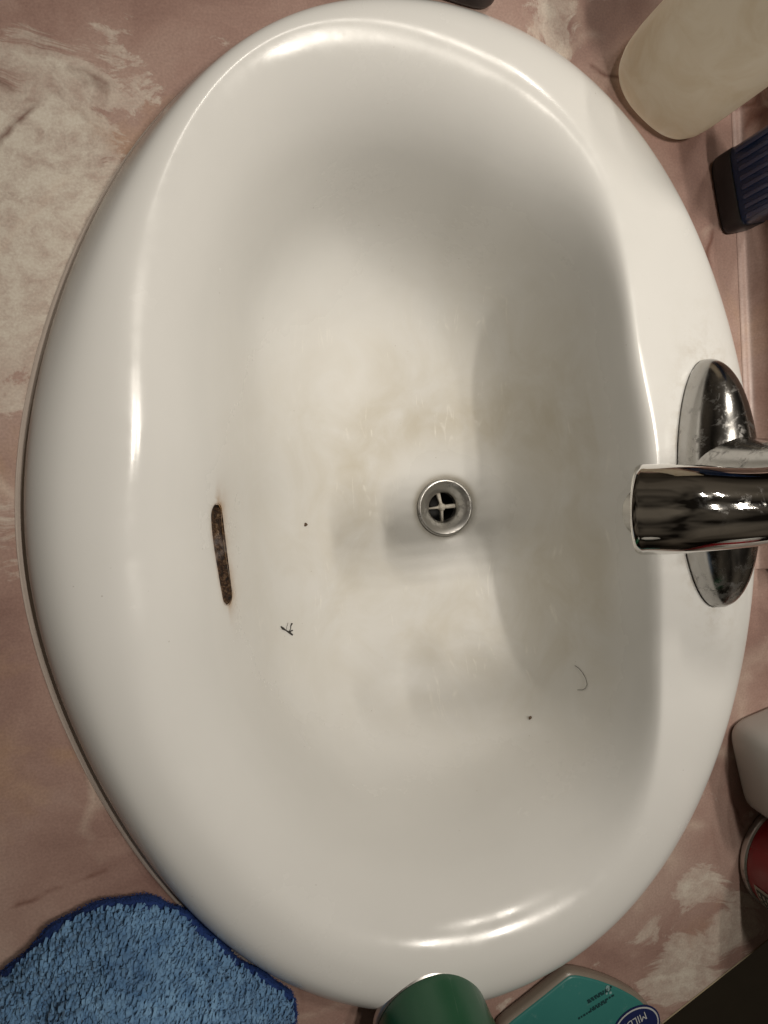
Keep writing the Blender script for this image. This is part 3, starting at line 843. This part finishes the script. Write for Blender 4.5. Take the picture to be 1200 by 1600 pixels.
# ------------------------------------------------------------------ dark blue ribbed holder
b0, b1 = px(1106, 250), px(1127, 370)
b_u = (b1-b0); BL = b_u.length; b_u.normalize(); b_n = Vector((-b_u.y, b_u.x, 0))
if b_n.x < 0: b_n = -b_n
bd = 0.018
bc = (b0+b1)/2+b_n*(bd/2)
blu = empty('ribbed_holder', (bc.x, bc.y, 0.0003), math.atan2(b_u.y, b_u.x))
tag(blu, 'dark navy blue ribbed plastic holder with a black foot by the upstand', 'holder')
foot_m = simple('black_plastic', (0.006, 0.006, 0.008), 0.4); navy_m = simple('navy_plastic', (0.007, 0.024, 0.080), 0.30, coat=0.2)
rings = [[(x, y, z) for x, y in superellipse(BL/2*s, bd/2*s, 6, 64)] for z, s in ((0, 0.93), (0.001, 0.97), (0.003, 1.0), (0.0135, 1.0), (0.0145, 0.98))]
Vb, Fb = loft(rings); mesh_obj('foot', Vb, Fb, foot_m, blu)
rings = [[(x, y, z) for x, y in superellipse(BL/2*s, bd/2*s, 6, 64)] for z, s in ((0.0142, 0.975), (0.05, 0.985), (0.10, 1.0), (0.102, 0.98), (0.1025, 0.9))]
Vb, Fb = loft(rings); mesh_obj('body', Vb, Fb, navy_m, blu)
sgn = 1 if (Matrix.Rotation(blu.rotation_euler.z, 3, 'Z') @ Vector((0, 1, 0))).dot(-b_n) > 0 else -1
for k in range(8):
    x = BL*(-0.40+0.8*k/7)
    rings = []
    for z, s in ((0.018, 0.3), (0.020, 1.0), (0.094, 1.0), (0.096, 0.3)):
        rings.append([(x+0.0014*math.cos(2*math.pi*j/10), sgn*(bd/2*0.985)+0.0011*s*math.sin(2*math.pi*j/10), z) for j in range(10)])
    Vb, Fb = loft(rings); mesh_obj('rib', Vb, Fb, navy_m, blu)

# ------------------------------------------------------------------ black pot whose foot shows past the far end of the basin
k0 = px(750, 20)
kr = 0.030
kc = k0+Vector((-0.018, 0.030, 0)); kc.z = 0.0003
pot = empty('black_case', tuple(kc), math.radians(-12))
tag(pot, 'black plastic case just past the rounded end of the basin', 'case')
rings = [[(x, y, z) for x, y in superellipse(0.030*s, 0.026*s, 7, 64)] for z, s in ((0, 0.95), (0.001, 0.98), (0.003, 1.0), (0.046, 1.0), (0.0465, 0.985))]
Vb, Fb = loft(rings); mesh_obj('body', Vb, Fb, simple('black_case_plastic', (0.008, 0.007, 0.007), 0.4), pot)
rings = [[(x, y, z) for x, y in superellipse(0.030*s, 0.026*s, 7, 64)] for z, s in ((0.0462, 0.98), (0.047, 1.01), (0.060, 1.01), (0.0615, 0.97))]
Vb, Fb = loft(rings); mesh_obj('lid', Vb, Fb, simple('black_case_lid', (0.012, 0.011, 0.011), 0.35), pot)

# ------------------------------------------------------------------ blue towel, lower left
TW_PX = [(-40,1575),(0,1532),(50,1484),(105,1440),(165,1414),(235,1413),(285,1428),(325,1465),(375,1505),(425,1540),(458,1566),(456,1600),(420,1680),(300,1780),(120,1810),(-60,1760),(-120,1660)]
Wt = np.array([[*px(x, y, 0.008)][:2] for x, y in TW_PX])
def closed_cr(P, per):
    n = len(P); out = []
    for i in range(n):
        p0, p1, p2, p3 = P[i-1], P[i], P[(i+1) % n], P[(i+2) % n]
        for k in range(per):
            t = k/per
            out.append(0.5*((2*p1)+(-p0+p2)*t+(2*p0-5*p1+4*p2-p3)*t*t+(-p0+3*p1-3*p2+p3)*t**3))
    return np.array(out)
TWc = closed_cr(Wt, 14); nT = len(TWc); cT = TWc.mean(0)
towel = empty('folded_towel', (float(cT[0]), float(cT[1]), 0))
tag(towel, 'crumpled light blue terry cloth with a dark blue hem on the counter', 'cloth')
TI = Matrix.Translation(-Vector((float(cT[0]), float(cT[1]), 0)))
rt = random.Random(11)
def tnoise(x, y):
    return (math.sin(x*95+1.3)*math.cos(y*80-0.6)+0.6*math.sin(x*180-y*140+2)+0.4*math.sin(x*60+y*230))*0.5
# terry field: rings shrinking to the centre, height rising to a soft mound with folds
def fold(a, b, h, w):
    p, q = px(*a, 0.03), px(*b, 0.03); return (p.x, p.y, q.x, q.y, h, w)
FOLDS = [fold((300, 1440), (335, 1600), 0.009, 0.006), (fold((60, 1600), (240, 1450), -0.006, 0.005)), fold((250, 1600), (150, 1430), 0.006, 0.007), fold((375, 1600), (345, 1500), -0.007, 0.005)]
rows = 60; Vt, Ft = [], []
sink_c = Vector((float(cA[0]), float(cA[1])))
for i in range(rows+1):
    s = 1-i/rows
    for k in range(nT):
        p = cT+(TWc[k]-cT)*(0.955*s+0.0)
        h = 0.010+0.036*(1-s**2.6)**0.9
        for (fx0, fy0, fx1, fy1, fh, fw) in FOLDS:
            ex, ey = fx1-fx0, fy1-fy0; el = math.hypot(ex, ey)
            dd_ = ((p[0]-fx0)*ey-(p[1]-fy0)*ex)/el+0.004*math.sin(((p[0]-fx0)*ex+(p[1]-fy0)*ey)/el*70)
            h += fh*math.exp(-(dd_/fw)**2)*(1-s**5)
        h += tnoise(p[0]*0.8, p[1]*0.8)*0.0052*(1-s**6)+rt.uniform(-0.0012, 0.0012)
        Vt.append((p[0], p[1], h if i else 0.004))
for i in range(rows):
    for k in range(nT):
        k2 = (k+1) % nT
        Ft.append((i*nT+k, i*nT+k2, (i+1)*nT+k2, (i+1)*nT+k))
t = NT('light_blue_terry')
n_ = t.noise(160, 5, 0.65)
c = t.mix(t.ramp(n_, [(0.3, 0.0), (0.7, 1.0)]), (0.075, 0.18, 0.35), (0.21, 0.38, 0.58))
c = t.mix(t.ramp(t.noise(38, 4, 0.6), [(0.35, 0.55), (0.62, 0.0)]), c, (0.03, 0.085, 0.20))
t.set(color=c, rough=0.9, sheen=0.2); M['terry'] = t.m
M['hem'] = simple('dark_blue_hem', (0.006, 0.030, 0.14), 0.9, var=0.35, scale=150, bump=0.8)
tf = mesh_obj('cloth', Vt, Ft, M['terry'], towel); tf.matrix_parent_inverse = TI
# terry loops: short bent blades of yarn
verts, fcs = [], []
Vt_np = np.array(Vt)
for _ in range(42000):
    i = int(rows*(1-math.sqrt(rt.random()))*0.98); k = rt.randrange(nT)
    p = Vector(Vt[i*nT+k])+Vector((rt.uniform(-1, 1)*0.0012, rt.uniform(-1, 1)*0.0012, 0))
    if i == 0: p.z = 0.010
    a = rt.uniform(0, 6.28); d = Vector((math.cos(a), math.sin(a), 0)); s_ = Vector((-d.y, d.x, 0))
    L = rt.uniform(0.0012, 0.0032); w = rt.uniform(0.00035, 0.0007); hh = rt.uniform(0.0006, 0.0032)*(0.6+0.6*max(0, tnoise(p.x*2.1, p.y*1.7+3)))
    b0_ = len(verts)
    for f_, z_ in ((0, -0.0006), (0.35, hh), (0.75, hh*0.9), (1.0, -0.0003)):
        q = p+d*(L*f_)+Vector((0, 0, z_)); verts += [q+s_*w, q-s_*w+Vector((0, 0, -0.0002))]
    fcs += [(b0_, b0_+1, b0_+3, b0_+2), (b0_+2, b0_+3, b0_+5, b0_+4), (b0_+4, b0_+5, b0_+7, b0_+6)]
tl = mesh_obj('terry_loops', verts, fcs, M['terry'], towel); tl.matrix_parent_inverse = TI; tag(tl, kind='stuff')
# hem: a fat folded band round the edge, slightly lumpy
rings = []
for k in range(nT):
    p = TWc[k]; q = TWc[(k+1) % nT]-TWc[k-1]; q = q/np.hypot(*q); nr = np.array((-q[1], q[0]))
    if nr@(p-cT) < 0: nr = -nr
    rr_ = 0.0044+0.0006*math.sin(k*0.21)+0.0005*math.sin(k*0.37+1)
    R = []
    for j in range(14):
        a = 2*math.pi*j/14
        R.append((p[0]-nr[0]*0.0035+nr[0]*rr_*1.05*math.cos(a), p[1]-nr[1]*0.0035+nr[1]*rr_*1.05*math.cos(a), 0.0058+rr_*0.98*math.sin(a)))
    rings.append(R)
Vh, Fh = loft(rings+[rings[0]], False, False)
th_ = mesh_obj('hem', Vh, Fh, M['hem'], towel); th_.matrix_parent_inverse = TI
verts, fcs = [], []
for _ in range(9000):
    k = rt.randrange(nT); j = rt.choice((0, 1, 2, 3, 4, 5, 6, 13))
    p = Vector(rings[k][j])+Vector((rt.uniform(-1, 1), rt.uniform(-1, 1), 0))*0.0006
    d = Vector((rt.uniform(-1, 1), rt.uniform(-1, 1), rt.uniform(0.0, 0.9))).normalized(); s_ = d.cross(Vector((0, 0, 1)))
    if s_.length < 0.01: continue
    s_.normalize(); L = rt.uniform(0.0008, 0.0020); w = 0.00022
    b0_ = len(verts); verts += [p+s_*w, p-s_*w, p+d*L]; fcs.append((b0_, b0_+1, b0_+2))
hf = mesh_obj('hem_fuzz', verts, fcs, M['hem'], towel); hf.matrix_parent_inverse = TI; tag(hf, kind='stuff')

# ------------------------------------------------------------------ debris in the bowl
ink = simple('dark_fibre', (0.02, 0.017, 0.014), 0.6); hairm = simple('brown_hair', (0.05, 0.038, 0.022), 0.5)
def strand(pts, rad, name, mat, parent, lift=0.0004):
    path = []
    for x, y in pts:
        p, n_ = sink_hit(x, y); path.append(p+n_*lift)
    Vx, Fx = tube(path, rad, 6)
    o = mesh_obj(name, Vx, Fx, mat); 
    if parent:
        o.parent = parent; o.matrix_parent_inverse = Matrix.Translation(-parent.location)
    return o
hp = [(899, 1040), (905, 1044), (911, 1051), (916, 1060), (918, 1069), (916, 1075), (911, 1078), (903, 1078)]
hair = strand(hp, 0.00014, 'stray_hair', hairm, None, 0.0004)
tag(hair, 'short curved brown hair stuck to the back wall of the bowl', 'hair')
p, n_ = sink_hit(447, 984)
lint = empty('lint_scrap', tuple(p)); tag(lint, 'small dark forked scrap of lint below the overflow slot', 'lint')
bpy.context.view_layer.update()
strand([(438, 979), (441, 982), (446, 985), (451, 988), (456, 992)], [0.0004, 0.0008, 0.0003, 0.0007, 0.0005], 'fibre', ink, lint, 0.0005)
strand([(450, 988), (453, 982), (453, 978), (455, 974)], [0.0002, 0.00018, 0.00030, 0.0005], 'fibre', ink, lint, 0.0007)
strand([(451, 987), (456, 985)], 0.0004, 'fibre', ink, lint, 0.0006)
strand([(446, 986), (447, 979), (449, 973)], 0.0001, 'fibre', ink, lint, 0.0006)
rs = random.Random(3)
def crumb(x, y, r, label):
    p, n_ = sink_hit(x, y)
    bm = bmesh.new(); bmesh.ops.create_icosphere(bm, subdivisions=2, radius=r)
    for v in bm.verts: v.co *= rs.uniform(0.6, 1.25); v.co.z *= 0.6
    o = bm_obj('crumb', bm, simple('crumb_brown', (0.09, 0.055, 0.03), 0.8)); o.location = p+n_*r*0.25
    tag(o, label, 'crumb')
crumb(477, 820, 0.0012, 'tiny brown crumb on the bowl floor level with the overflow slot')
crumb(829, 1122, 0.0012, 'tiny brown crumb on the bowl floor below the stray hair')
